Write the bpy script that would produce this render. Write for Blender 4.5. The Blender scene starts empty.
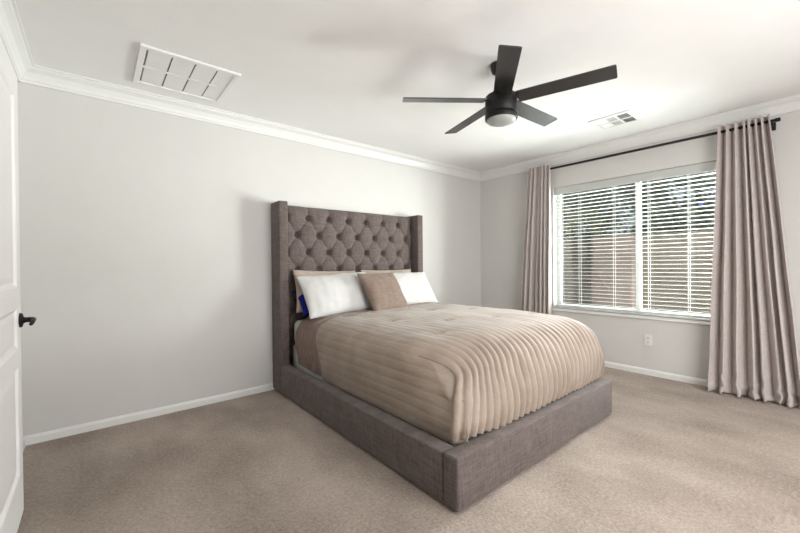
import bpy, bmesh, math, random
from mathutils import Vector, Matrix, noise
random.seed(7)
S = bpy.context.scene
COL = S.collection
PI = math.pi
R = math.radians

# ------------------------------------------------------------ camera
cd = bpy.data.cameras.new('camera')
cd.sensor_fit = 'HORIZONTAL'; cd.sensor_width = 36.0; cd.lens = 368.784/800*36
cd.clip_start = 0.02; cd.clip_end = 200
cam = bpy.data.objects.new('camera', cd); COL.objects.link(cam)
cr, cu, cf = Vector((0.77076, -0.63706, -0.00919)), Vector((0.01079, -0.00138, 0.99994)), Vector((0.63703, 0.77081, -0.00581))
M = Matrix((( cr.x, cu.x, -cf.x, -4.32353), (cr.y, cu.y, -cf.y, -3.38287), (cr.z, cu.z, -cf.z, 1.147), (0, 0, 0, 1)))
cam.matrix_world = M
S.camera = cam

# ------------------------------------------------------------ light and exposure
S.view_settings.view_transform = 'Standard'; S.view_settings.look = 'None'
S.view_settings.gamma = 1.0; S.view_settings.use_curve_mapping = False
S.view_settings.exposure = 0.55
w = bpy.data.worlds.new('world'); S.world = w; w.use_nodes = True
wn = w.node_tree; wn.nodes.clear()
wo = wn.nodes.new('ShaderNodeOutputWorld'); wb = wn.nodes.new('ShaderNodeBackground')
sky = wn.nodes.new('ShaderNodeTexSky'); sky.sky_type = 'NISHITA'; sky.sun_disc = False
sky.sun_elevation = R(50); sky.sun_rotation = R(250); sky.air_density = 1.0; sky.dust_density = 2.5
wb.inputs['Strength'].default_value = 0.065
hs = wn.nodes.new('ShaderNodeHueSaturation'); hs.inputs['Saturation'].default_value = .45
wn.links.new(sky.outputs['Color'], hs.inputs['Color']); wn.links.new(hs.outputs[0], wb.inputs['Color']); wn.links.new(wb.outputs[0], wo.inputs[0])

def light(name, kind, loc, target, energy, color=(1, 1, 1), **kw):
    d = bpy.data.lights.new(name, kind); d.energy = energy; d.color = color
    for k, v in kw.items(): setattr(d, k, v)
    o = bpy.data.objects.new(name, d); COL.objects.link(o)
    o.location = loc
    o.rotation_euler = (Vector(target) - Vector(loc)).to_track_quat('-Z', 'Y').to_euler()
    return o
# the sun stands over the roof, behind the house: it lights the garden, not the room
light('sun', 'SUN', (-6, -3, 8), (1.2, -1.0, 0), 0.10, (1.0, 0.95, 0.87), angle=R(1))
# daylight thrown up through the window by the sunlit paving just outside it
light('paving_daylight', 'AREA', (2.55, -3.05, -0.05), (-1.6, -1.5, 1.7), 440, (1.0, 0.99, 0.975), shape='RECTANGLE', size=2.2, size_y=0.9)
# added lamp, out of view, for diffuse window daylight slanting in towards the headboard
light('window_side_lamp', 'AREA', (1.25, -3.25, 1.25), (-3.3, -.2, 1.15), 200, (1.0, 0.99, 0.975), shape='RECTANGLE', size=0.9, size_y=1.1)
# daylight coming down through the window from the open sky over the garden
light('sky_daylight', 'AREA', (2.4, -2.4, 3.05), (-1.3, -2.3, 0.5), 115, (0.97, 0.985, 1.0), shape='RECTANGLE', size=2.4, size_y=0.8, spread=R(45))
# fill light added behind the camera, set in an invented rear window opening
light('rear_fill', 'AREA', (-2.45, -4.38, 1.35), (-2.3, -1.2, 0.5), 66, (1.0, 0.985, 0.97), shape='RECTANGLE', size=2.2, size_y=1.6)

# ------------------------------------------------------------ materials
def new_mat(name):
    m = bpy.data.materials.new(name); m.use_nodes = True
    nt = m.node_tree; b = nt.nodes['Principled BSDF']
    return m, nt, b
def N(nt, t, **kw):
    n = nt.nodes.new(t)
    for k, v in kw.items():
        if k in n.inputs: n.inputs[k].default_value = v
        else: setattr(n, k, v)
    return n
def coords(nt, kind='Object', scale=(1, 1, 1)):
    tc = N(nt, 'ShaderNodeTexCoord'); mp = N(nt, 'ShaderNodeMapping')
    mp.inputs['Scale'].default_value = scale
    nt.links.new(tc.outputs[kind], mp.inputs['Vector'])
    return mp.outputs[0]
def noise_n(nt, vec, scale, detail=3, rough=.55):
    n = N(nt, 'ShaderNodeTexNoise'); n.inputs['Scale'].default_value = scale
    n.inputs['Detail'].default_value = detail; n.inputs['Roughness'].default_value = rough
    nt.links.new(vec, n.inputs['Vector']); return n.outputs['Fac']
def ramp(nt, fac, stops):
    r = N(nt, 'ShaderNodeValToRGB'); e = r.color_ramp.elements
    while len(e) < len(stops): e.new(.5)
    for el, (p, c) in zip(e, stops): el.position = p; el.color = (*c, 1)
    nt.links.new(fac, r.inputs[0]); return r.outputs[0]
def bump(nt, b, h, strength, dist):
    n = N(nt, 'ShaderNodeBump'); n.inputs['Strength'].default_value = strength; n.inputs['Distance'].default_value = dist
    nt.links.new(h, n.inputs['Height']); nt.links.new(n.outputs[0], b.inputs['Normal'])
def mathn(nt, op, a, c):
    n = N(nt, 'ShaderNodeMath'); n.operation = op
    for i, v in enumerate((a, c)):
        if isinstance(v, (int, float)): n.inputs[i].default_value = v
        else: nt.links.new(v, n.inputs[i])
    return n.outputs[0]
def plain(name, col, rough=.5, metal=0, spec=.5, var=.0, vscale=6, bscale=0, bstr=.1, bdist=.002):
    m, nt, b = new_mat(name)
    b.inputs['Roughness'].default_value = rough; b.inputs['Metallic'].default_value = metal
    b.inputs['Specular IOR Level'].default_value = spec
    v = coords(nt)
    f = noise_n(nt, v, vscale, 3)
    lo = tuple(c*(1-var) for c in col); hi = tuple(min(1, c*(1+var)) for c in col)
    nt.links.new(ramp(nt, f, [(.3, lo), (.7, hi)]), b.inputs['Base Color'])
    if bscale: bump(nt, b, noise_n(nt, v, bscale, 3), bstr, bdist)
    return m
wall_m = plain('wall_paint', (.60, .59, .57), .75, spec=.25, var=.01, bscale=90, bstr=.12, bdist=.004)
ceil_m = plain('ceiling_paint', (.83, .825, .815), .85, spec=.2, var=.01, bscale=60, bstr=.12, bdist=.004)
trim_m = plain('white_trim_paint', (.73, .73, .715), .35, spec=.4, var=.01)
door_m = plain('white_door_paint', (.80, .79, .775), .4, spec=.4, var=.01)
black_m = plain('black_metal', (.008, .0075, .0075), .48, spec=.3, var=.1, vscale=20)
blade_m = plain('dark_blade', (.022, .021, .0205), .26, spec=.9, var=.15, vscale=12)
lens_m = plain('frosted_lens', (.40, .415, .405), .35, spec=.5, var=.01)
vinyl_m = plain('white_vinyl', (.58, .59, .58), .35, spec=.45, var=.01)
slat_m = plain('blind_slat', (.50, .51, .49), .4, spec=.4, var=.01)
grille_m = plain('grille_white', (.80, .795, .785), .5, spec=.35, var=.01)
duct_m = plain('duct_shade', (.24, .235, .225), .8, var=.1)  # shade inside the return duct, put into the colour
slot_m = plain('slot_dark', (.08, .075, .07), .7, var=.1)
foot_m = plain('black_plastic', (.02, .018, .018), .6)
white_cloth = plain('white_cotton', (.62, .615, .605), .85, spec=.2, var=.02, vscale=9, bscale=260, bstr=.15, bdist=.001)
blue_cloth = plain('royal_blue_cotton', (.005, .008, .15), .8, spec=.2, var=.05, vscale=9)
matt_m = plain('mattress_ticking', (.70, .69, .66), .85, spec=.2, var=.03, vscale=20, bscale=60, bstr=.3, bdist=.004)

def weave(name, dark, light_, scale=260, bs=.5):
    m, nt, b = new_mat(name)
    b.inputs['Roughness'].default_value = .9; b.inputs['Specular IOR Level'].default_value = .18
    b.inputs['Sheen Weight'].default_value = .12; b.inputs['Sheen Roughness'].default_value = .5
    va = coords(nt, 'Object', (1, 1, .10)); vb = coords(nt, 'Object', (.10, .10, 1)); vc = coords(nt)
    f = mathn(nt, 'ADD', noise_n(nt, va, scale, 2), noise_n(nt, vb, scale, 2))
    f = mathn(nt, 'ADD', f, mathn(nt, 'MULTIPLY', noise_n(nt, vc, 9, 4), .55))
    f = mathn(nt, 'MULTIPLY', f, .39)
    nt.links.new(ramp(nt, f, [(.36, dark), (.64, light_)]), b.inputs['Base Color'])
    bump(nt, b, f, bs, .003)
    return m
bed_m = weave('heathered_taupe_upholstery', (.083, .064, .058), (.160, .130, .120), 130)
sham_m = weave('taupe_sham_cloth', (.36, .29, .24), (.50, .41, .35), 160)
throw_m = weave('taupe_throw_cloth', (.185, .136, .108), (.265, .202, .165), 120, .3)
curt_m = weave('taupe_curtain_cloth', (.48, .428, .408), (.60, .54, .518), 200, .2)

m, nt, b = new_mat('tan_quilt_satin')
b.inputs['Roughness'].default_value = .62; b.inputs['Specular IOR Level'].default_value = .35
b.inputs['Sheen Weight'].default_value = .25; b.inputs['Sheen Roughness'].default_value = .4
v = coords(nt); f = noise_n(nt, v, 5, 4)
nt.links.new(ramp(nt, f, [(.3, (.255, .199, .157)), (.7, (.345, .278, .226))]), b.inputs['Base Color'])
bump(nt, b, noise_n(nt, coords(nt, 'Object', (1, .35, 1)), 38, 4), .35, .010)
quilt_m = m
m, nt, b = new_mat('brown_quilt_lining')
b.inputs['Roughness'].default_value = .7; b.inputs['Sheen Weight'].default_value = .2
v = coords(nt); f = noise_n(nt, v, 14, 4)
nt.links.new(ramp(nt, f, [(.3, (.135, .080, .062)), (.7, (.215, .138, .110))]), b.inputs['Base Color'])
bump(nt, b, f, .4, .012)
lining_m = m

m, nt, b = new_mat('beige_carpet')
b.inputs['Roughness'].default_value = .95; b.inputs['Specular IOR Level'].default_value = .1
b.inputs['Sheen Weight'].default_value = .2; b.inputs['Sheen Roughness'].default_value = .6
v = coords(nt)
fine = noise_n(nt, v, 210, 3, .7); mid = noise_n(nt, v, 62, 4, .7); big = noise_n(nt, coords(nt, 'Object', (1, .6, 1)), 2.8, 4)
f = mathn(nt, 'ADD', mathn(nt, 'MULTIPLY', fine, .40), mathn(nt, 'MULTIPLY', mid, .42))
f = mathn(nt, 'ADD', f, mathn(nt, 'MULTIPLY', big, .40))
nt.links.new(ramp(nt, f, [(.46, (.175, .131, .100)), (.60, (.335, .268, .219)), (.74, (.49, .405, .342))]), b.inputs['Base Color'])
bump(nt, b, mathn(nt, 'ADD', mathn(nt, 'MULTIPLY', fine, .5), mid), .9, .012)
carpet_m = m

m = bpy.data.materials.new('window_glass'); m.use_nodes = True; nt = m.node_tree; nt.nodes.clear()
o_ = N(nt, 'ShaderNodeOutputMaterial'); t_ = N(nt, 'ShaderNodeBsdfTransparent'); g_ = N(nt, 'ShaderNodeBsdfGlossy'); x_ = N(nt, 'ShaderNodeMixShader')
t_.inputs[0].default_value = (.93, .96, .95, 1); g_.inputs['Roughness'].default_value = .03; x_.inputs[0].default_value = .05
nt.links.new(t_.outputs[0], x_.inputs[1]); nt.links.new(g_.outputs[0], x_.inputs[2]); nt.links.new(x_.outputs[0], o_.inputs[0])
glass_m = m

m, nt, b = new_mat('garden_block')
b.inputs['Roughness'].default_value = .9
br = N(nt, 'ShaderNodeTexBrick'); br.inputs['Scale'].default_value = 1.0
br.inputs['Brick Width'].default_value = .4; br.inputs['Row Height'].default_value = .2; br.inputs['Mortar Size'].default_value = .008
br.inputs['Color1'].default_value = (.135, .115, .092, 1); br.inputs['Color2'].default_value = (.155, .132, .106, 1); br.inputs['Mortar'].default_value = (.11, .097, .08, 1)
tc = N(nt, 'ShaderNodeTexCoord'); mp = N(nt, 'ShaderNodeMapping'); mp.inputs['Rotation'].default_value = (0, 0, 0)
sx = N(nt, 'ShaderNodeSeparateXYZ'); cx = N(nt, 'ShaderNodeCombineXYZ')
nt.links.new(tc.outputs['Object'], sx.inputs[0]); nt.links.new(sx.outputs['Y'], cx.inputs['X']); nt.links.new(sx.outputs['Z'], cx.inputs['Y'])
nt.links.new(cx.outputs[0], br.inputs['Vector']); nt.links.new(br.outputs['Color'], b.inputs['Base Color'])
block_m = m
stucco_m = plain('pinkish_stucco', (.19, .145, .125), .9, var=.08, bscale=40, bstr=.3)
gravel_m = plain('gravel', (.20, .175, .145), .95, var=.35, vscale=60, bscale=80, bstr=.8, bdist=.02)
bark_m = plain('bark', (.12, .085, .06), .9, var=.3, vscale=14, bscale=30, bstr=.8)
def leaf(name, lo, hi):
    m, nt, b = new_mat(name); b.inputs['Roughness'].default_value = .6
    b.inputs['Transmission Weight'].default_value = 0
    nt.links.new(ramp(nt, noise_n(nt, coords(nt), 6, 2), [(.35, lo), (.65, hi)]), b.inputs['Base Color']); return m
leaf_dark = leaf('dark_leaf', (.045, .070, .028), (.12, .165, .062))
leaf_yel = leaf('yellow_green_leaf', (.10, .14, .035), (.24, .27, .08))
leaf_grey = leaf('grey_green_leaf', (.10, .13, .10), (.25, .29, .22))
sticker_m = plain('blue_sticker', (.06, .09, .42), .4)

# ------------------------------------------------------------ mesh helpers
def wloc(p):
    v = Vector((0, 0, 0))
    while p is not None: v = v + p.location; p = p.parent
    return v
def obj(name, bm, m=None, parent=None, smooth=False, mods=(), origin=None):
    """bm is in world coordinates; the object gets its origin at its own base (top-level) or its parent's origin."""
    bmesh.ops.recalc_face_normals(bm, faces=bm.faces) if len(bm.faces) else None
    if origin is None:
        if parent is not None: origin = wloc(parent)
        else: origin = Vector((0, 0, 0))
    origin = Vector(origin)
    bmesh.ops.translate(bm, verts=bm.verts, vec=-origin)
    me = bpy.data.meshes.new(name); bm.to_mesh(me); bm.free()
    if m is not None:
        for q in (m if isinstance(m, (list, tuple)) else [m]): me.materials.append(q)
    if smooth:
        for p in me.polygons: p.use_smooth = True
    o = bpy.data.objects.new(name, me); COL.objects.link(o)
    if parent is not None:
        o.parent = parent; o.location = origin - wloc(parent)
    else: o.location = origin
    for t, kw in mods:
        md = o.modifiers.new(t.lower(), t)
        for k, v in kw.items(): setattr(md, k, v)
    return o
def thing(name, label, cat, loc, group=None):
    e = bpy.data.objects.new(name, None); COL.objects.link(e); e.location = loc; e.empty_display_size = .1
    e['label'] = label; e['category'] = cat
    if group: e['group'] = group
    return e
def tag(o, label, cat, group=None):
    o['label'] = label; o['category'] = cat
    if group: o['group'] = group
    return o
def struct(o): o['kind'] = 'structure'; return o
def B(): return bmesh.new()
def box(bm, x0, x1, y0, y1, z0, z1, bev=0, seg=2, rot=None):
    t = bmesh.new()
    bmesh.ops.create_cube(t, size=1)
    c = Vector(((x0+x1)/2, (y0+y1)/2, (z0+z1)/2))
    for v in t.verts: v.co = Vector((v.co.x*abs(x1-x0), v.co.y*abs(y1-y0), v.co.z*abs(z1-z0)))
    if bev: bmesh.ops.bevel(t, geom=list(t.edges), offset=bev, segments=seg, profile=.5, affect='EDGES')
    for v in t.verts:
        if rot is not None: v.co = rot @ v.co
        v.co = v.co + c
    merge(bm, t); return bm
def merge(bm, t):
    me = bpy.data.meshes.new('tmp'); t.to_mesh(me); t.free(); bm.from_mesh(me); bpy.data.meshes.remove(me)
def lathe(bm, cx, cy, prof, n=40):
    rings = []
    for r, z in prof:
        if r < 1e-6: rings.append([bm.verts.new((cx, cy, z))])
        else: rings.append([bm.verts.new((cx+r*math.cos(2*PI*i/n), cy+r*math.sin(2*PI*i/n), z)) for i in range(n)])
    for a, c in zip(rings, rings[1:]):
        for i in range(n):
            j = (i+1) % n
            q = [a[i % len(a)], a[j % len(a)], c[j % len(c)], c[i % len(c)]]
            u = []
            for k in q:
                if k not in u: u.append(k)
            if len(u) > 2: bm.faces.new(u)
    for rg in (rings[0], rings[-1]):
        if len(rg) > 2: bm.faces.new(rg)
    return bm
def tube(bm, pts, r, n=12):
    pts = [Vector(p) for p in pts]; rings = []
    for i, p in enumerate(pts):
        d = (pts[min(i+1, len(pts)-1)] - pts[max(i-1, 0)]).normalized()
        a = d.orthogonal().normalized() if i == 0 else (rings_a - d*rings_a.dot(d)).normalized()
        rings_a = a; c = d.cross(a); rr = r[i] if isinstance(r, (list, tuple)) else r
        rings.append([bm.verts.new(p + (a*math.cos(2*PI*k/n) + c*math.sin(2*PI*k/n))*rr) for k in range(n)])
    for a, c in zip(rings, rings[1:]):
        for k in range(n): bm.faces.new((a[k], a[(k+1) % n], c[(k+1) % n], c[k]))
    bm.faces.new(rings[0][::-1]); bm.faces.new(rings[-1])
    return bm
def sweep(bm, prof, path_a, path_b, inward):
    """extrude a (depth, z) profile along a straight wall line from a to b; depth goes along `inward`."""
    iv = Vector(inward); ra = [bm.verts.new(Vector((*a_, 0)) + iv*d + Vector((0, 0, z))) for a_ in (path_a,) for d, z in prof]
    rb = [bm.verts.new(Vector((*path_b, 0)) + iv*d + Vector((0, 0, z))) for d, z in prof]
    k = len(prof)
    for i in range(k): bm.faces.new((ra[i], ra[(i+1) % k], rb[(i+1) % k], rb[i]))
    bm.faces.new(ra[::-1]); bm.faces.new(rb)
    return bm
def grid_faces(bm, g):
    for i in range(len(g)-1):
        for j in range(len(g[0])-1):
            bm.faces.new((g[i][j], g[i][j+1], g[i+1][j+1], g[i+1][j]))
def lerp(a, c, t): return a+(c-a)*t
def clamp(x, a=0., c=1.): return max(a, min(c, x))
def sstep(a, c, x): t = clamp((x-a)/(c-a)); return t*t*(3-2*t)
def curve(pts, n):
    """Catmull-Rom through pts, resampled evenly by length to n+1 points."""
    P = [Vector(p) for p in pts]; out = []
    for i in range(len(P)-1):
        p0, p1, p2, p3 = P[max(i-1, 0)], P[i], P[i+1], P[min(i+2, len(P)-1)]
        for k in range(24):
            t = k/24
            out.append(.5*((2*p1)+(p2-p0)*t+(2*p0-5*p1+4*p2-p3)*t*t+(3*p1-p0-3*p2+p3)*t**3))
    out.append(P[-1])
    L = [0]
    for a, c in zip(out, out[1:]): L.append(L[-1]+(c-a).length)
    res = []; k = 0
    for i in range(n+1):
        d = L[-1]*i/n
        while k < len(L)-2 and L[k+1] < d: k += 1
        t = (d-L[k])/max(1e-9, L[k+1]-L[k]); res.append(out[k].lerp(out[k+1], clamp(t)))
    return res, L[-1]

# ------------------------------------------------------------ the room
XL, XR, YB, YR, H, T = -4.694, 0.0, 0.0, -4.30, 2.444, .14
struct(obj('floor', box(B(), XL-T, XR+T, YR-T, YB+T, -.12, 0), carpet_m))
struct(obj('ceiling', box(B(), XL-T, XR+T, YR-T, YB+T, H, H+.12), ceil_m))
struct(obj('wall_back', box(B(), XL-T, XR+T, YB, YB+T, 0, H), wall_m))
struct(obj('wall_left', box(B(), XL-T, XL, YR, YB, 0, H), wall_m))
WY0, WY1, WZ0, WZ1 = -2.87, -1.10, .60, 2.06
bm = B(); box(bm, XR, XR+T, YR, WY0, 0, H); box(bm, XR, XR+T, WY1, YB, 0, H); box(bm, XR, XR+T, WY0, WY1, 0, WZ0); box(bm, XR, XR+T, WY0, WY1, WZ1, H)
struct(obj('wall_right', bm, wall_m))
RX0, RX1, RZ0, RZ1 = -4.0, -.7, .35, 2.2  # rear wall opening added for the fill light
bm = B(); box(bm, XL-T, RX0, YR-T, YR, 0, H); box(bm, RX1, XR+T, YR-T, YR, 0, H); box(bm, RX0, RX1, YR-T, YR, 0, RZ0); box(bm, RX0, RX1, YR-T, YR, RZ1, H)
struct(obj('wall_rear', bm, wall_m))
crown = [(0, H-.103), (.012, H-.103), (.014, H-.090), (.020, H-.084), (.026, H-.066), (.042, H-.040), (.060, H-.028), (.070, H-.022), (.072, H-.012), (.084, H-.010), (.084, H), (0, H)]
struct(obj('trim_1', sweep(B(), crown, (XL, YB), (XR, YB), (0, -1, 0)), trim_m))
struct(obj('trim_2', sweep(B(), crown, (XR, YB), (XR, YR), (-1, 0, 0)), trim_m))
struct(obj('trim_3', sweep(B(), crown, (XL, YB), (XL, YR), (1, 0, 0)), trim_m))
basep = [(0, 0), (.013, 0), (.013, .043), (.010, .050), (.006, .058), (0, .060)]
struct(obj('baseboard_back', sweep(B(), basep, (XL, YB), (XR, YB), (0, -1, 0)), trim_m))
struct(obj('baseboard_right', sweep(B(), basep, (XR, YB), (XR, YR), (-1, 0, 0)), trim_m))
struct(obj('baseboard_left', sweep(B(), basep, (XL, YB), (XL, YR), (1, 0, 0)), trim_m))

# window in the right wall
def window(name, axis_x, y0, y1, z0, z1, mull):
    bm = B(); a, c = .095, .135
    box(bm, a, c, y0, y0+.045, z0, z1, .004); box(bm, a, c, y1-.045, y1, z0, z1, .004)
    box(bm, a, c, y0+.045, y1-.045, z0, z0+.045, .004); box(bm, a, c, y0+.045, y1-.045, z1-.045, z1, .004)
    wf = struct(obj(name, bm, vinyl_m))
    bm = B(); box(bm, a-.006, c, mull-.023, mull+.023, z0+.045, z1-.045, .004)
    obj('mullion', bm, vinyl_m, wf)
    for p0, p1 in ((y0+.045, mull-.023), (mull+.023, y1-.045)):
        obj('pane', box(B(), .113, .117, p0, p1, z0+.045, z1-.045), glass_m, wf)
    bm = B(); box(bm, -.022, .094, y0+.001, y1-.001, z0, z0+.012, 0); box(bm, -.022, -.001, y0-.03, y1+.03, z0-.033, z0+.012, .005)
    obj('sill', bm, trim_m, wf)
    return wf
win = window('window_1', 0, WY0, WY1, WZ0, WZ1, -1.985)
# added window frame around the rear fill opening, unseen behind the camera
bm = B()
for x0, x1, z0, z1 in ((RX0, RX0+.05, RZ0, RZ1), (RX1-.05, RX1, RZ0, RZ1), (RX0+.05, RX1-.05, RZ0, RZ0+.05), (RX0+.05, RX1-.05, RZ1-.05, RZ1)):
    box(bm, x0, x1, YR-.06, YR-.02, z0, z1)
struct(obj('added_rear_window', bm, vinyl_m))

# ------------------------------------------------------------ door (open against the left wall)
DX0, DX1, DY0, DY1, DZ0, DZ1 = -4.629, -4.594, -1.681, -.921, .012, 2.035
panels = [(.21, .70), (.785, .965), (1.06, 1.925)]
bm = B()
box(bm, DX0, DX1, DY1-.095, DY1, DZ0, DZ1, .002, 1); box(bm, DX0, DX1, DY0, DY0+.095, DZ0, DZ1, .002, 1)
zs = [DZ0] + [q for p in panels for q in p] + [DZ1]
for a, c in zip(zs[::2], zs[1::2]): box(bm, DX0, DX1, DY0+.095, DY1-.095, a, c)
for a, c in panels:
    for side in (1, -1):
        xf = DX1 if side == 1 else DX0
        ya, yc = DY0+.095, DY1-.095
        rings = []
        for ins, dep in ((0, 0), (.006, .003), (.014, .010), (.022, .011), (.045, .006), (.060, .005)):
            rings.append([bm.verts.new((xf-side*dep, y, z)) for y, z in ((ya+ins, a+ins), (yc-ins, a+ins), (yc-ins, c-ins), (ya+ins, c-ins))])
        for p, q in zip(rings, rings[1:]):
            for i in range(4): bm.faces.new((p[i], p[(i+1) % 4], q[(i+1) % 4], q[i]))
        bm.faces.new(rings[-1])
door = struct(obj('door_1', bm, door_m))
hz, hy = .906, -.962
bm = B(); t = bmesh.new(); lathe(t, 0, 0, [(.033, 0), (.033, .005), (.030, .010), (.016, .013), (.012, .020), (.0115, .046), (0, .047)], 28)
bmesh.ops.rotate(t, verts=t.verts, cent=(0, 0, 0), matrix=Matrix.Rotation(PI/2, 3, 'Y'))
bmesh.ops.translate(t, verts=t.verts, vec=(DX1, hy, hz)); merge(bm, t)
hd = obj('door_handle', bm, black_m, door, True)
bm = B(); tube(bm, [(DX1+.040, hy+.012, hz), (DX1+.046, hy-.012, hz+.001), (DX1+.050, hy-.045, hz+.002), (DX1+.050, hy-.085, hz-.003), (DX1+.048, hy-.112, hz-.010)], [.010, .0105, .009, .0085, .007], 14)
obj('lever', bm, black_m, hd, True)
for z in (.25, 1.02, 1.80):
    obj('hinge', tube(B(), [(DX0-.004, DY0-.004, z-.045), (DX0-.004, DY0-.004, z+.045)], .007), black_m, door, True)
struct(obj('trim_4', box(B(), XL, XL+.105, DY0-.085, DY0-.012, 0, 2.10, .004), trim_m))

# ------------------------------------------------------------ bed
BX0, BX1, BC = -3.070, -1.335, -2.195
bed = thing('upholstered_bed', 'taupe linen upholstered bed frame with a tall diamond-tufted winged headboard and low wide rails', 'bed', (BC, -1.13, 0))
obj('headboard_wing', box(B(), BX0, BX0+.083, -.200, -.002, .02, 1.722, .010, 3), bed_m, bed, True)
obj('headboard_wing', box(B(), BX1-.083, BX1, -.200, -.002, .02, 1.722, .010, 3), bed_m, bed, True)
obj('headboard_back', box(B(), BX0+.083, BX1-.083, -.050, -.012, .02, 1.700, .006), bed_m, bed)
# tufted panel
px0, px1, pz0, pz1 = BX0+.084, BX1-.084, .30, 1.708
pit, rowh, zr1, xc0 = .223, .1647, 1.600, -2.187
nx, nz = 260, 236
def tuft(x, z):
    r = (zr1-z)/rowh                       # row index, 0 = top row
    u = (x-xc0)/pit
    # buttons: even rows at half-integers, odd rows at integers
    p = (u+.5)+r/2; q = (u+.5)-r/2         # lattice: buttons where p and q are whole numbers
    if r >= 0:
        a, c = abs(math.sin(PI*p)), abs(math.sin(PI*q))
        h = (a*c)**.42
        dp, dq = abs(p-round(p)), abs(q-round(q))
    else:                                  # above the top row: straight vertical pleats
        a = abs(math.sin(PI*(u+.5)))
        h0 = a**.42
        h = h0*.95
        dp = dq = math.hypot(abs(u+.5-round(u+.5)), r*.74)
        h = lerp((a*a)**.42, h, clamp(-r*2.2))
    d = math.hypot(dp, dq)
    h = h*.024 - .050*math.exp(-(d/.15)**2)
    e = min((x-px0), (px1-x), (pz1-z))     # rounded border
    h -= .045*(1-clamp(e/.045))**2.2
    h += .0012*noise.noise(Vector((x*22, 3, z*22)))
    return h
bm = B(); g = []
for j in range(nz+1):
    z = lerp(pz0, pz1, j/nz); row = []
    for i in range(nx+1):
        x = lerp(px0, px1, i/nx); row.append(bm.verts.new((x, -.088-tuft(x, z), z)))
    g.append(row)
grid_faces(bm, g)
back = [[bm.verts.new((lerp(px0, px1, i), -.049, z)) for i in (0, 1)] for z in (pz0, pz1)]
for j in range(nz): 
    pass
edge = [g[0][i] for i in range(nx+1)]; bm.faces.new(edge[::-1]+[back[0][0], back[0][1]])
edge = [g[nz][i] for i in range(nx+1)]; bm.faces.new(edge+[back[1][1], back[1][0]])
edge = [g[j][0] for j in range(nz+1)]; bm.faces.new(edge+[back[1][0], back[0][0]])
edge = [g[j][nx] for j in range(nz+1)]; bm.faces.new(edge[::-1]+[back[0][1], back[1][1]])
tp = obj('tufted_panel', bm, bed_m, bed, True)
for r in range(5):
    z = zr1 - r*rowh
    for k in range(7 if r % 2 else 6):
        x = xc0 + ((k-3)*pit if r % 2 else (k-2.5)*pit)
        if not px0+.03 < x < px1-.03: continue
        t = bmesh.new(); bmesh.ops.create_uvsphere(t, u_segments=14, v_segments=8, radius=.0135)
        for v in t.verts: v.co = Vector((x, -.088+.034, z)) + Vector((v.co.x, v.co.y*.55, v.co.z))
        obj('button', t, bed_m, tp, True)
RT = .258
obj('side_rail', box(B(), BX0, BX0+.090, -2.166, -.201, .012, RT, .012, 3), bed_m, bed, True)
obj('side_rail', box(B(), BX1-.090, BX1, -2.166, -.201, .012, RT, .012, 3), bed_m, bed, True)
obj('footboard', box(B(), BX0, BX1, -2.262, -2.167, .012, RT+.002, .012, 3), bed_m, bed, True)
bm = B()
for i in range(11): y = -.2-i*.185; box(bm, BX0+.091, BX1-.091, y-.075, y, .13, .15)
obj('slats', bm, plain('slat_pine', (.45, .33, .2), .7, var=.1), bed)
for x in (BX0+.05, BX1-.05):
    for y in (-.10, -2.215): obj('foot', box(B(), x-.025, x+.025, y-.022, y+.022, 0, .016, .003), foot_m, bed)

# mattress on a box spring
o = obj('box_spring', box(B(), -2.930, -1.440, -2.10, -.125, .151, .418, .025, 3), matt_m, None, True, origin=(BC, -1.125, .151))
tag(o, 'white box spring inside the bed rails, its corner showing just below the mattress', 'box spring')
bm = box(B(), -2.930, -1.440, -1.93, -.130, .420, .646, .055, 5)
for v in bm.verts:
    if v.co.y < -1: v.co.x = BC + (v.co.x-BC)*.885; v.co.z = min(v.co.z, .575)
mat = obj('mattress', bm, matt_m, None, True, origin=(BC, -1.12, .420))
tag(mat, 'white mattress whose corner shows under the blue pillow beside the left headboard wing', 'mattress')

# ------------------------------------------------------------ comforter
prof_pts = [(-2.955, .240), (-2.968, .33), (-2.978, .42), (-2.976, .51), (-2.955, .590), (-2.905, .650), (-2.82, .688), (-2.70, .709), (-2.45, .722), (-2.15, .729), (-1.8, .732), (-1.55, .733), (-1.42, .722), (-1.335, .690), (-1.28, .630), (-1.248, .540), (-1.245, .43), (-1.262, .34), (-1.285, .270)]
RP = 8                                                     # mesh columns per channel
plen = curve([(x, 0, z) for x, z in prof_pts], 10)[1]
nch = round(plen/.058); nc = nch*RP
prof, _ = curve([(x, 0, z) for x, z in prof_pts], nc)
# the channels nearest to the two upper foot corners: there the flap over the foot begins
iL = min(range(nc//2), key=lambda i: abs(prof[i].z-.640)); iL = round(iL/RP)*RP
iR = min(range(nc//2, nc+1), key=lambda i: abs(prof[i].z-.600)); iR = round(iR/RP)*RP
zb = .268
foot_pts = [(-1.80, 1.0), (-1.90, .992), (-1.99, .955), (-2.06, .88), (-2.115, .77), (-2.15, .62), (-2.178, .45), (-2.19, .30), (-2.19, .15), (-2.176, 0)]
FN = 64
fprof, flen = curve([(y, 0, q) for y, q in foot_pts], FN)   # y along x, g along z
Y0, Y1 = -.635, -1.80
BN = 70
def yF(gv):
    for a, c in zip(fprof, fprof[1:]):
        if a.z >= gv >= c.z: return lerp(a.x, c.x, (a.z-gv)/max(1e-6, a.z-c.z))
    return fprof[-1].x
def side_at(z, left):
    rng = range(0, iL) if left else range(nc, iR, -1)
    st = 1 if left else -1
    for i in rng:
        a, c = prof[i], prof[i+st]
        if a.z <= z <= c.z: return lerp(a.x, c.x, (z-a.z)/max(1e-6, c.z-a.z))
    return prof[0 if left else nc].x if z < .35 else prof[iL if left else iR].x
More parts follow.
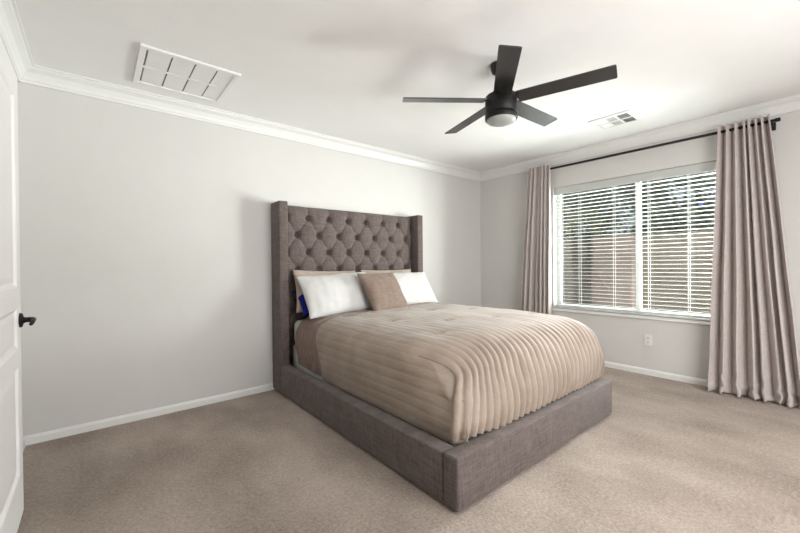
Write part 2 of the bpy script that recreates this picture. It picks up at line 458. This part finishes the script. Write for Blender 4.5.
def fold_y(i): 
    x = prof[i].x; z = prof[i].z
    return Y0 - .13*sstep(.70, .35, z)*(1 if x < BC else .2) + .03*sstep(-2.5, -1.5, x) + .008*noise.noise(Vector((i*.05, 1, 2)))
tufts = [(375, -2.25, -.95), (455, -1.75, -.80)]
pinch = [(-2.55, -1.15), (-1.95, -.95), (-2.25, -1.45), (-1.62, -1.15), (-1.9, -1.62), (-2.62, -1.72), (-1.5, -1.7), (-2.2, -.75), (-1.55, -.72)]
def rib(i, amp):
    f = (i % RP)/RP
    return amp*(abs(math.sin(PI*f))**.55 - .6)
def disp(P, i, y, z, foot):
    n = noise.noise(Vector((P.x*3.1, y*2.3, z*3))) * .010 + noise.noise(Vector((P.x*9, y*7, z*9)))*.004
    a = lerp(lerp(.0018, .0032, sstep(.68, .5, z)), .022, foot)
    a *= 1 + .35*noise.noise(Vector((i//RP*1.7, y*3, z*3)))
    d = rib(i, a) + n
    if not foot or foot < .3:
        for ax, ay in pinch:
            q = ((P.x-ax)/.055)**2 + ((y-ay)/.022)**2
            if q < 8: d -= .016*math.exp(-q)
            q = ((P.x-ax)/.10)**2 + ((y-ay)/.10)**2
            if q < 8: d -= .006*math.exp(-q)
    return d
def grid_displaced(bm, pos, dsp):
    R_, C_ = len(pos), len(pos[0]); g = []
    for r in range(R_):
        row = []
        for c in range(C_):
            du = pos[r][min(c+1, C_-1)] - pos[r][max(c-1, 0)]; dv = pos[min(r+1, R_-1)][c] - pos[max(r-1, 0)][c]
            n = du.cross(dv)
            n = n.normalized() if n.length > 1e-9 else Vector((0, 0, 1))
            row.append(bm.verts.new(pos[r][c] + n*dsp[r][c]))
        g.append(row)
    grid_faces(bm, g); return g
bm = B()
# the whole spread from the turned edge to where the foot begins to round over
cols = list(range(0, nc+1)); pos = []; dsp = []
for r in range(-5, BN+1):
    rp, rd = [], []
    for i in cols:
        t = r/BN; y = lerp(fold_y(i), Y1, max(t, 0)); P = prof[i]; d = Vector((0, 0, 0))
        if r < 0:
            a = -r/5*PI*.62; y = fold_y(i)+.020*math.sin(a)
            d = (Vector((BC, 0, .40))-Vector((P.x, 0, P.z))); d = Vector((0, 0, -1)) if abs(P.x-BC) < .6 else d.normalized(); d = d*.020*(1-math.cos(a))
        sag = -.012*noise.noise(Vector((y*2.2, 3, 5)))*sstep(.45, .27, P.z)
        rp.append(Vector((P.x, -y, P.z+sag))+d); rd.append(disp(P, i, y, P.z, 0)*(1 if r > 0 else .6))
    pos.append(rp); dsp.append(rd)
grid_displaced(bm, pos, dsp)
# flap over the foot
cols = list(range(iL, iR+1)); pos = []; dsp = []
xa, xb = prof[iL].x, prof[iR].x
for k in range(FN+1):
    y, gv = fprof[k].x, fprof[k].z
    zl, zr = lerp(zb, prof[iL].z, gv), lerp(zb, prof[iR].z, gv)
    X0, X1 = side_at(zl, True), side_at(zr, False)
    X0 -= .022*sstep(.98, .7, gv)
    rp, rd = [], []
    for i in cols:
        P = prof[i]; f = (P.x-xa)/(xb-xa)
        x = lerp(lerp(X0, X1, f), P.x, sstep(.55, 1, gv)); z = lerp(zb, P.z, gv)
        bow = .018*math.sin(PI*f) * sstep(1, .6, gv)
        cornr = .05*(sstep(.06, 0, f) + sstep(.93, 1, f))*sstep(1, .7, gv)
        sag = .012*noise.noise(Vector((x*4, 7, 1)))*sstep(.5, 0, gv)
        rp.append(Vector((x, -(y-bow+cornr*.6), z+sag))); rd.append(disp(P, i, y, z, sstep(1.0, .82, gv)))
    pos.append(rp); dsp.append(rd)
fg = grid_displaced(bm, pos, dsp)
# the two hanging sides
for left in (True, False):
    cols = list(range(0, iL+1)) if left else list(range(iR, nc+1))
    zc = prof[iL if left else iR].z; pos, dsp = [], []
    SN = 40
    for r in range(SN+1):
        rp, rd = [], []
        for i in cols:
            P = prof[i]; gv = clamp((P.z-zb)/(zc-zb)); ye = yF(gv)-.006
            y = lerp(Y1, ye, r/SN); ins = .050*sstep(ye+.07, ye, y)*sstep(.86, .5, gv)
            sg = 1 if left else -1
            sag = -.012*noise.noise(Vector((y*2.2, 3, 5)))*sstep(.45, .27, P.z)
            rp.append(Vector((P.x+sg*ins, -y, P.z+sag))); rd.append(disp(P, i, y, P.z, 0))
        pos.append(rp); dsp.append(rd)
    sgr = grid_displaced(bm, pos, dsp)
    for ci, i in enumerate(cols):
        gv = clamp((prof[i].z-zb)/(zc-zb)); w_ = sstep(.50, .74, gv)
        if w_ <= 0: continue
        e0 = 0 if left else -1; tgt = fg[-1][e0].co
        for k in range(FN):
            if fprof[k].z >= gv >= fprof[k+1].z:
                tgt = fg[k][e0].co.lerp(fg[k+1][e0].co, (fprof[k].z-gv)/max(1e-6, fprof[k].z-fprof[k+1].z)); break
        dl = tgt - sgr[SN][ci].co
        for rr in range(SN-16, SN+1): sgr[rr][ci].co += dl*(w_*(rr-SN+16)/16)
for v in bm.verts:
    v.co.y = -v.co.y
    q = sstep(-1.65, -2.12, v.co.y)*sstep(.30, .62, v.co.z)*sstep(-2.45, -2.95, v.co.x)
    v.co.x += .105*q; v.co.z -= .040*q; v.co.y += .02*q
bmesh.ops.remove_doubles(bm, verts=bm.verts, dist=.0022)
comf = obj('comforter', bm, quilt_m, None, True, origin=(BC, -1.3, .68), mods=[('SOLIDIFY', dict(thickness=.010, offset=-1))])
tag(comf, 'tan channel-quilted comforter spread over the mattress and hanging down at the foot of the bed', 'comforter')
# turned-back brown underside below the pillows
bm = B(); pos = []; dsp = []
LN = 26
for r in range(LN+1):
    rp, rd = [], []
    for i in range(0, nc+1, 2):
        P = prof[i]; ye = fold_y(i)-.05; ys = -.275 + .03*sstep(.66, .72, P.z); y = lerp(ys, ye, r/LN)
        up = .018*(1-r/LN)**2*sstep(.45, .27, P.z)
        ins = .014
        cx_ = Vector((BC, 0, .45)); d = Vector((P.x, 0, P.z))-cx_; q = cx_+d*(1-ins/d.length)
        rp.append(Vector((q.x, -y, max(q.z, .250)+up+.006))); rd.append(.004*noise.noise(Vector((P.x*14, y*14, P.z*14)))+.003*noise.noise(Vector((P.x*5, y*30, P.z*5))))
    pos.append(rp); dsp.append(rd)
grid_displaced(bm, pos, dsp)
for v in bm.verts: v.co.y = -v.co.y
o = obj('turned_back_lining', bm, lining_m, comf, True, mods=[('SOLIDIFY', dict(thickness=.008, offset=-1))]); o['label'] = 'brown underside turned back under the pillows'

# ------------------------------------------------------------ pillows
def pillow(name, m, c, right, up, w_, h_, th, seed, label, cat, pinch_=.10, n=44, open_end=False, wr=1.0):
    c = Vector(c); rv = Vector(right).normalized(); uv = Vector(up); uv = (uv - rv*uv.dot(rv)).normalized(); nv = rv.cross(uv)
    bm = B(); gs = []
    for s in (1, -1):
        g = []
        for j in range(n+1):
            row = []
            for i in range(n+1):
                a, e = -1+2*i/n, -1+2*j/n
                a = math.copysign(abs(a)**.8, a); e = math.copysign(abs(e)**.8, e)
                x = a*w_/2*(1-pinch_*(1-e*e)*a*a*.55); y = e*h_/2*(1-pinch_*(1-a*a)*e*e*.55)
                t = ((1-a**2)*(1-e**2))
                t = max(t, 0)**.46
                t = t*th/2
                wv = noise.noise(Vector((x*7+seed, y*7, seed)))*.010 + noise.noise(Vector((x*17+seed, y*14, seed*2)))*.005
                t *= 1 + .10*noise.noise(Vector((x*4+seed*3, y*4, 1)))
                off = s*(t + wr*wv*clamp(t/.02)*(1 if s > 0 else .3))
                # seams gather a little at the edges
                edge = clamp(1-t/.02)
                off += .006*edge*noise.noise(Vector((x*26, y*26, seed)))
                row.append(bm.verts.new(c + rv*x + uv*y + nv*off))
            g.append(row)
        gs.append(g); grid_faces(bm, g)
    bmesh.ops.remove_doubles(bm, verts=bm.verts, dist=.0012)
    o = obj(name, bm, m, None, True, origin=c - uv*h_/2)
    return tag(o, label, cat)
# taupe shams against the headboard
pillow('bed_pillow', sham_m, (-2.600, -.205, .905), (1, 0, -.03), (0, .10, .36), .68, .40, .12, 2, 'taupe patterned sham standing against the tufted headboard behind the left white pillow', 'pillow')
pillow('bed_pillow', sham_m, (-1.840, -.205, .905), (1, 0, 0), (0, .10, .36), .70, .39, .12, 3, 'plain taupe sham standing against the tufted headboard behind the right white pillow', 'pillow')
pillow('bed_pillow', blue_cloth, (-2.61, -.275, .815), (1, 0, 0), (0, .20, .20), .65, .30, .11, 9, 'royal blue pillow peeking out at the left under the left white pillow', 'pillow')
pillow('bed_pillow', white_cloth, (-2.555, -.360, .880), (1, .02, .035), (-.02, .21, .315), .76, .43, .19, 4, 'plump white pillow at the left side of the bed, partly covered by the throw pillow', 'pillow', wr=1.3)
pillow('bed_pillow', white_cloth, (-1.770, -.350, .880), (1, .0, 0), (-.10, .21, .315), .84, .42, .16, 5, 'flat white pillow at the right, window side of the bed', 'pillow', wr=1.2)
pillow('throw_pillow', throw_m, (-2.15, -.510, .880), (.975, .20, 0), (-.13, .19, .34), .52, .44, .17, 6, 'small square tan throw pillow leaning in the middle on the white pillows', 'throw pillow', pinch_=.16)

# ------------------------------------------------------------ ceiling fan
FX, FY = -2.268, -1.948
fan = thing('ceiling_fan', 'black five-blade ceiling fan with round frosted light, hanging over the bed', 'ceiling fan', (FX, FY, H))
obj('canopy', lathe(B(), FX, FY, [(.066, H-.001), (.066, H-.018), (.058, H-.046), (.036, H-.060), (.018, H-.064)]), black_m, fan, True)
obj('downrod', tube(B(), [(FX, FY, H-.06), (FX, FY, 2.235)], .013), black_m, fan, True)
obj('motor_housing', lathe(B(), FX, FY, [(.020, 2.262), (.060, 2.250), (.095, 2.240), (.102, 2.232), (.103, 2.124), (.099, 2.120)]), black_m, fan, True, mods=[('EDGE_SPLIT', dict(split_angle=R(50)))])
lk = obj('light_kit', lathe(B(), FX, FY, [(.099, 2.119), (.103, 2.115), (.103, 2.090), (.098, 2.084), (.094, 2.088)]), black_m, fan, True, mods=[('EDGE_SPLIT', dict(split_angle=R(50)))])
obj('light_lens', lathe(B(), FX, FY, [(.093, 2.092), (.093, 2.082), (.084, 2.070), (.060, 2.060), (.030, 2.055), (0, 2.054)]), lens_m, lk, True)
for k in range(5):
    a = R(72*k + (-1, 1.5, -1.2, 3.2, -.8)[k]); d = Vector((math.cos(a), math.sin(a), 0)); cw = Vector((d.y, -d.x, 0)); ph = R(12)
    cw = cw*math.cos(ph) + Vector((0, 0, math.sin(ph))); nn = d.cross(cw).normalized()
    t = bmesh.new(); bmesh.ops.create_cube(t, size=1); LF = (.955, 1.0, 1.0, .95, 1.02)[k]
    for v in t.verts: v.co = Vector((v.co.x*.54*LF, v.co.y*.114, v.co.z*.007))
    ve = [e for e in t.edges if abs(e.verts[0].co.z-e.verts[1].co.z) > .003]
    bmesh.ops.bevel(t, geom=ve, offset=.010, segments=3, profile=.5, affect='EDGES')
    c = Vector((FX, FY, 2.210)) + d*(.103+.27*LF)
    for v in t.verts: v.co = c + d*v.co.x + cw*(v.co.y*(1.0 if v.co.x > 0 else .97)) + nn*v.co.z
    obj('blade', t, blade_m, fan)

# ------------------------------------------------------------ ceiling vents
v1 = thing('return_air_grille', 'large square white return-air grille on the ceiling near the back wall', 'air vent', (-3.83, -.517, H))
gx0, gx1, gy0, gy1 = -4.110, -3.550, -.785, -.225
bm = B(); z0 = H-.016
box(bm, gx0, gx1, gy0, gy0+.035, z0, H-.0005, .003); box(bm, gx0, gx1, gy1-.035, gy1, z0, H-.0005, .003)
box(bm, gx0, gx0+.035, gy0+.035, gy1-.035, z0, H-.0005, .003); box(bm, gx1-.035, gx1, gy0+.035, gy1-.035, z0, H-.0005, .003)
box(bm, gx0+.035, gx1-.035, (gy0+gy1)/2-.010, (gy0+gy1)/2+.010, H-.0112, H-.0068)
obj('grille_frame', bm, grille_m, v1)
obj('duct_shade_plate', box(B(), gx0+.02, gx1-.02, gy0+.02, gy1-.02, H-.003, H-.0008), duct_m, v1)  # flat dark plate painting the shade behind the louvers
bm = B(); n = 4; wv = .127
for i in range(n):
    x = -4.070+wv*i
    box(bm, x+.006, x+wv-.004, gy0+.035, gy1-.035, H-.010, H-.007, rot=Matrix.Rotation(R(2.0), 3, 'Y'))
obj('louvers', bm, grille_m, v1)
v2 = thing('supply_vent', 'small white supply-air vent on the ceiling between the fan and the curtain rod', 'air vent', (-.655, -2.035, H))
sx0, sx1, sy0, sy1 = -.815, -.490, -2.210, -1.865
bm = B(); z0 = H-.010
box(bm, sx0, sx1, sy0, sy0+.032, z0, H-.0005, .003); box(bm, sx0, sx1, sy1-.032, sy1, z0, H-.0005, .003)
box(bm, sx0, sx0+.035, sy0+.032, sy1-.032, z0, H-.0005, .003); box(bm, sx1-.035, sx1, sy0+.032, sy1-.032, z0, H-.0005, .003)
L3 = (sy1-sy0-.064)/3
for k in (1, 2): box(bm, sx0+.035, sx1-.035, sy0+.032+L3*k-.006, sy0+.032+L3*k+.006, z0, z0+.006)
box(bm, (sx0+sx1)/2-.008, (sx0+sx1)/2+.008, sy0+.032, sy1-.032, z0, z0+.006)
obj('vent_frame', bm, grille_m, v2)
obj('duct_shade_plate', box(B(), sx0+.02, sx1-.02, sy0+.02, sy1-.02, H-.0025, H-.0008), slot_m, v2)  # flat plate, its dark colour stands for the shaded vent interior
bm = B()
for k in range(3):
    for h_ in range(2):
        ya = sy0+.032+L3*k+.008; yb_ = ya+L3-.016
        xa_ = (sx0+.037) if h_ == 0 else (sx0+sx1)/2+.010; xb_ = xa_+(sx1-sx0)/2-.047
        for q in range(5):
            y = lerp(ya, yb_, (q+.5)/5); tilt = (42, 20, -38)[k]
            box(bm, xa_, xb_, y-.0065, y+.0065, z0+.0035, z0+.0045, rot=Matrix.Rotation(R(tilt), 3, 'X'))
obj('louvers', bm, grille_m, v2)

# ------------------------------------------------------------ blind
by0, by1 = WY0+.012, WY1-.012
bl = thing('window_blind', 'white horizontal-slat blind hanging inside the window frame, slats open', 'blind', (.05, -1.985, WZ1))
obj('headrail', box(B(), .022, .074, by0, by1, WZ1-.048, WZ1-.002, .003), slat_m, bl)
obj('valance', box(B(), .006, .018, by0-.006, by1+.006, WZ1-.088, WZ1-.003, .004), slat_m, bl)
ns = 32; zt, zbt = 1.955, .668
bm = B()
for k in range(ns):
    z = lerp(zt, zbt, k/(ns-1))
    th = R(4.5); cs, sn = math.cos(th), math.sin(th)
    ring = []
    for q, (a, hh) in enumerate(((-.021, 0), (-.010, .0010), (0, .0014), (.010, .0010), (.021, 0), (.021, -.0018), (.010, -.0010), (0, -.0006), (-.010, -.0010), (-.021, -.0018))):
        ring.append((.048 + a*cs - hh*sn, z - a*sn*1.0 + hh*cs))
    va = [bm.verts.new((x, by0, zz)) for x, zz in ring]; vb_ = [bm.verts.new((x, by1, zz)) for x, zz in ring]
    for i in range(10): bm.faces.new((va[i], va[(i+1) % 10], vb_[(i+1) % 10], vb_[i]))
    bm.faces.new(va[::-1]); bm.faces.new(vb_)
obj('slats', bm, slat_m, bl)
obj('bottom_rail', box(B(), .024, .072, by0, by1, .622, .640, .003), slat_m, bl)
for y in (-1.19, -1.40, -1.77, -2.10, -2.43, -2.74):
    bm = B()
    for x in (.020, .076): tube(bm, [(x, y, WZ1-.05), (x, y, .632)], .0018, 6)
    tube(bm, [(.048, y+.012, WZ1-.05), (.048, y+.012, .632)], .0012, 6)
    obj('ladder_cord', bm, slat_m, bl)
bm = B(); lathe(bm, 0, 0, [(.018, 0), (.018, .001)], 8); bmesh.ops.rotate(bm, verts=bm.verts, cent=(0, 0, 0), matrix=Matrix.Rotation(PI/2, 3, 'Y'))
bmesh.ops.translate(bm, verts=bm.verts, vec=(.1118, -2.505, 1.70))
tag(obj('window_sticker', bm, sticker_m, None, origin=(.1118, -2.505, 1.70)), 'small blue sticker on the right window pane behind the blind slats', 'sticker')

# ------------------------------------------------------------ curtain rod and curtains
RXc, RZc = -.085, 2.281
rod = thing('curtain_rod', 'thin black curtain rod mounted above the window', 'curtain rod', (RXc, -1.93, RZc))
obj('pole', tube(B(), [(RXc, -.85, RZc), (RXc, -3.02, RZc)], .0125), black_m, rod, True)
for y, s in ((-.85, 1), (-3.02, -1)):
    t = bmesh.new(); lathe(t, 0, 0, [(.0, -.004), (.014, -.002), (.0155, .004), (.0155, .026), (.012, .030), (0, .031)], 20)
    bmesh.ops.rotate(t, verts=t.verts, cent=(0, 0, 0), matrix=Matrix.Rotation(-s*PI/2, 3, 'X')); bmesh.ops.translate(t, verts=t.verts, vec=(RXc, y, RZc))
    obj('finial', t, black_m, rod, True)
for y in (-.875, -3.002, -1.95):
    if y == -1.95: continue
    bm = B(); tube(bm, [(-.005, y, RZc-.028), (RXc+.02, y, RZc-.028), (RXc, y, RZc-.022), (RXc, y, RZc-.008)], .007, 10)
    box(bm, -.008, -.0005, y-.015, y+.015, RZc-.060, RZc+.005, .002)
    obj('bracket', bm, black_m, rod, True)

def curtain(name, label, ytop, ybot, folds, seed, zbot, pool, flare=1.0, phase=0., xoff=0.):
    """ytop / ybot: (start, end) along the wall at the head and at the hem."""
    rnd = random.Random(seed); nu, nv = folds*22, 110
    wts = [rnd.uniform(.6, 1.5) for _ in range(folds)]; tot = sum(wts); ed = [0]
    for q in wts: ed.append(ed[-1]+q/tot)
    wts2 = [q*rnd.uniform(.7, 1.4) for q in wts]; tot2 = sum(wts2); ed2 = [0]
    for q in wts2: ed2.append(ed2[-1]+q/tot2)
    depth = [rnd.uniform(.75, 1.18) for _ in range(folds)]
    bm = B(); g = []
    for j in range(nv+1):
        v = j/nv; z = lerp(RZc+.048, zbot, v); row = []
        k2 = sstep(0, 1, v)
        for i in range(nu+1):
            f = i/22; kf = min(int(f), folds-1); loc = f-kf
            u1 = lerp(ed[kf], ed[kf+1], loc); u2 = lerp(ed2[kf], ed2[kf+1], loc)
            u = lerp(u1, u2, k2)
            fl = v**flare
            ya = lerp(ytop[0], ybot[0], fl); yb2 = lerp(ytop[1], ybot[1], fl)
            amp = lerp(.050, .072, sstep(0, .7, v))*depth[kf]*(.72 if xoff else 1)
            ph = 2*PI*loc + phase
            # rounded loops: the cloth folds back a little on itself
            y = lerp(ya, yb2, u) - (yb2-ya)/folds*.20*math.sin(2*ph)
            x = lerp(RXc+xoff, -.108+xoff*.4, v) - amp*math.cos(ph)*(1)
            x += .006*noise.noise(Vector((f*1.3+seed, z*2.2, 1)))*v
            y += .010*noise.noise(Vector((f*.9+seed, z*1.5, 4)))*v
            if pool:
                e = sstep(.87, 1, v)
                x -= .030*e*(.6+noise.noise(Vector((f*2.1, seed, 2)))) + .016*e*noise.noise(Vector((f*3, z*30, seed)))
                y += .022*e*noise.noise(Vector((f*3.3, z*22, seed+5)))
                zz = z + .014*e*noise.noise(Vector((f*4, 3, seed)))
            else: zz = z
            row.append(bm.verts.new((min(x, -.022), y, max(zz, .006))))
        g.append(row)
    grid_faces(bm, g)
    o = obj(name, bm, curt_m, None, True, origin=(-.09, (ybot[0]+ybot[1])/2, 0), mods=[('SOLIDIFY', dict(thickness=.004, offset=0))])
    return tag(o, label, 'curtain', None)
curtain('curtain', 'taupe curtain drawn to the corner side of the window, behind the bed', (-.870, -1.135), (-.725, -1.125), 6, 11, .010, False, .8, 0., -.032)
curtain('curtain', 'taupe floor-length curtain gathered at the right end of the rod, hem bunched on the carpet', (-2.676, -2.985), (-2.612, -3.175), 7, 23, .012, True, 1.0)

# ------------------------------------------------------------ outlet
ol = thing('wall_outlet', 'white duplex wall outlet below the window', 'outlet', (0, -2.10, .355))
obj('cover_plate', box(B(), -.006, -.0003, -2.136, -2.066, .298, .412, .002), trim_m, ol)
for z in (.378, .332):
    rc = obj('receptacle', box(B(), -.009, -.0055, -2.118, -2.084, z-.016, z+.016, .002), trim_m, ol)
    bm = B(); box(bm, -.0098, -.0085, -2.109, -2.106, z-.006, z+.008); box(bm, -.0098, -.0085, -2.097, -2.094, z-.006, z+.008)
    obj('slot', bm, slot_m, rc)

# ------------------------------------------------------------ the garden beyond the window
struct(obj('ground', box(B(), T+.005, 22, -14, 16, -.35, -.15), gravel_m))
struct(obj('garden_wall', box(B(), 3.4, 3.6, -14, 16, -.15, 1.66), block_m))
o = obj('neighbouring_shed', box(B(), 3.05, 3.395, -.95, -.25, -.15, 1.64, .01), stucco_m, None, origin=(3.2, -.6, -.15))
tag(o, 'pinkish stucco block standing against the garden wall, seen through the left blind half', 'garden structure')
def tree(name, label, cat, x, y, h, cw_, ch, m, nl, ls, seed, trunk=True):
    e = thing(name, label, cat, (x, y, -.15)); rnd = random.Random(seed)
    if trunk:
        obj('trunk', tube(B(), [(x, y, -.15), (x+.05, y+.04, h*.4), (x, y, h*.75)], [.09, .07, .04], 8), bark_m, e, True)
        bm = B()
        for k in range(7):
            a = rnd.uniform(0, 2*PI); tube(bm, [(x, y, h*.45+k*.05), (x+math.cos(a)*cw_*.4, y+math.sin(a)*cw_*.4, h*.7), (x+math.cos(a)*cw_*.8, y+math.sin(a)*cw_*.8, h*.9)], [.04, .025, .01], 6)
        obj('branches', bm, bark_m, e, True)
    bm = B(); cl = []
    for k in range(26):
        a = rnd.uniform(0, 2*PI); q = rnd.uniform(0, 1)**.6; zz = rnd.uniform(-1, 1)
        cl.append((Vector((x+math.cos(a)*cw_*q*math.sqrt(1-zz*zz*.8), y+math.sin(a)*cw_*q*math.sqrt(1-zz*zz*.8), h-ch+zz*ch)), rnd.uniform(.18, .4)*cw_*.8))
    for _ in range(nl):
        c, r = rnd.choice(cl)
        d = Vector((rnd.gauss(0, 1), rnd.gauss(0, 1), rnd.gauss(0, 1)))
        p = c + d*r*.5
        if p.z < .0: continue
        n_ = Vector((rnd.gauss(0, 1), rnd.gauss(0, 1), rnd.gauss(0, 1))).normalized(); a_ = n_.orthogonal().normalized(); b_ = n_.cross(a_)
        s = ls*rnd.uniform(.6, 1.3)
        vs = [bm.verts.new(p + a_*s), bm.verts.new(p + b_*s*.45), bm.verts.new(p - a_*s), bm.verts.new(p - b_*s*.45)]
        bm.faces.new(vs)
    obj('foliage', bm, m, e)
tree('garden_tree', 'dark leafy tree beyond the garden wall, behind the left half of the blind', 'tree', 7.6, 3.0, 5.2, 1.6, 1.8, leaf_dark, 9000, .10, 1)
tree('garden_tree', 'dark tree beyond the garden wall, behind the window mullion', 'tree', 8.8, .5, 5.9, 1.6, 2.0, leaf_dark, 9000, .10, 2)
tree('garden_shrub', 'yellow-green bush above the garden wall in the left half of the window', 'shrub', 4.9, .75, 2.35, .80, .45, leaf_yel, 3400, .05, 3)
tree('garden_tree', 'pale grey-green tree against the sky at the upper right of the window', 'tree', 5.8, -2.1, 3.4, .62, .7, leaf_grey, 1700, .055, 4)
tree('garden_shrub', 'green hedge bush above the garden wall in the right half of the window', 'shrub', 4.7, -1.25, 2.1, .70, .30, leaf_dark, 3400, .05, 5)
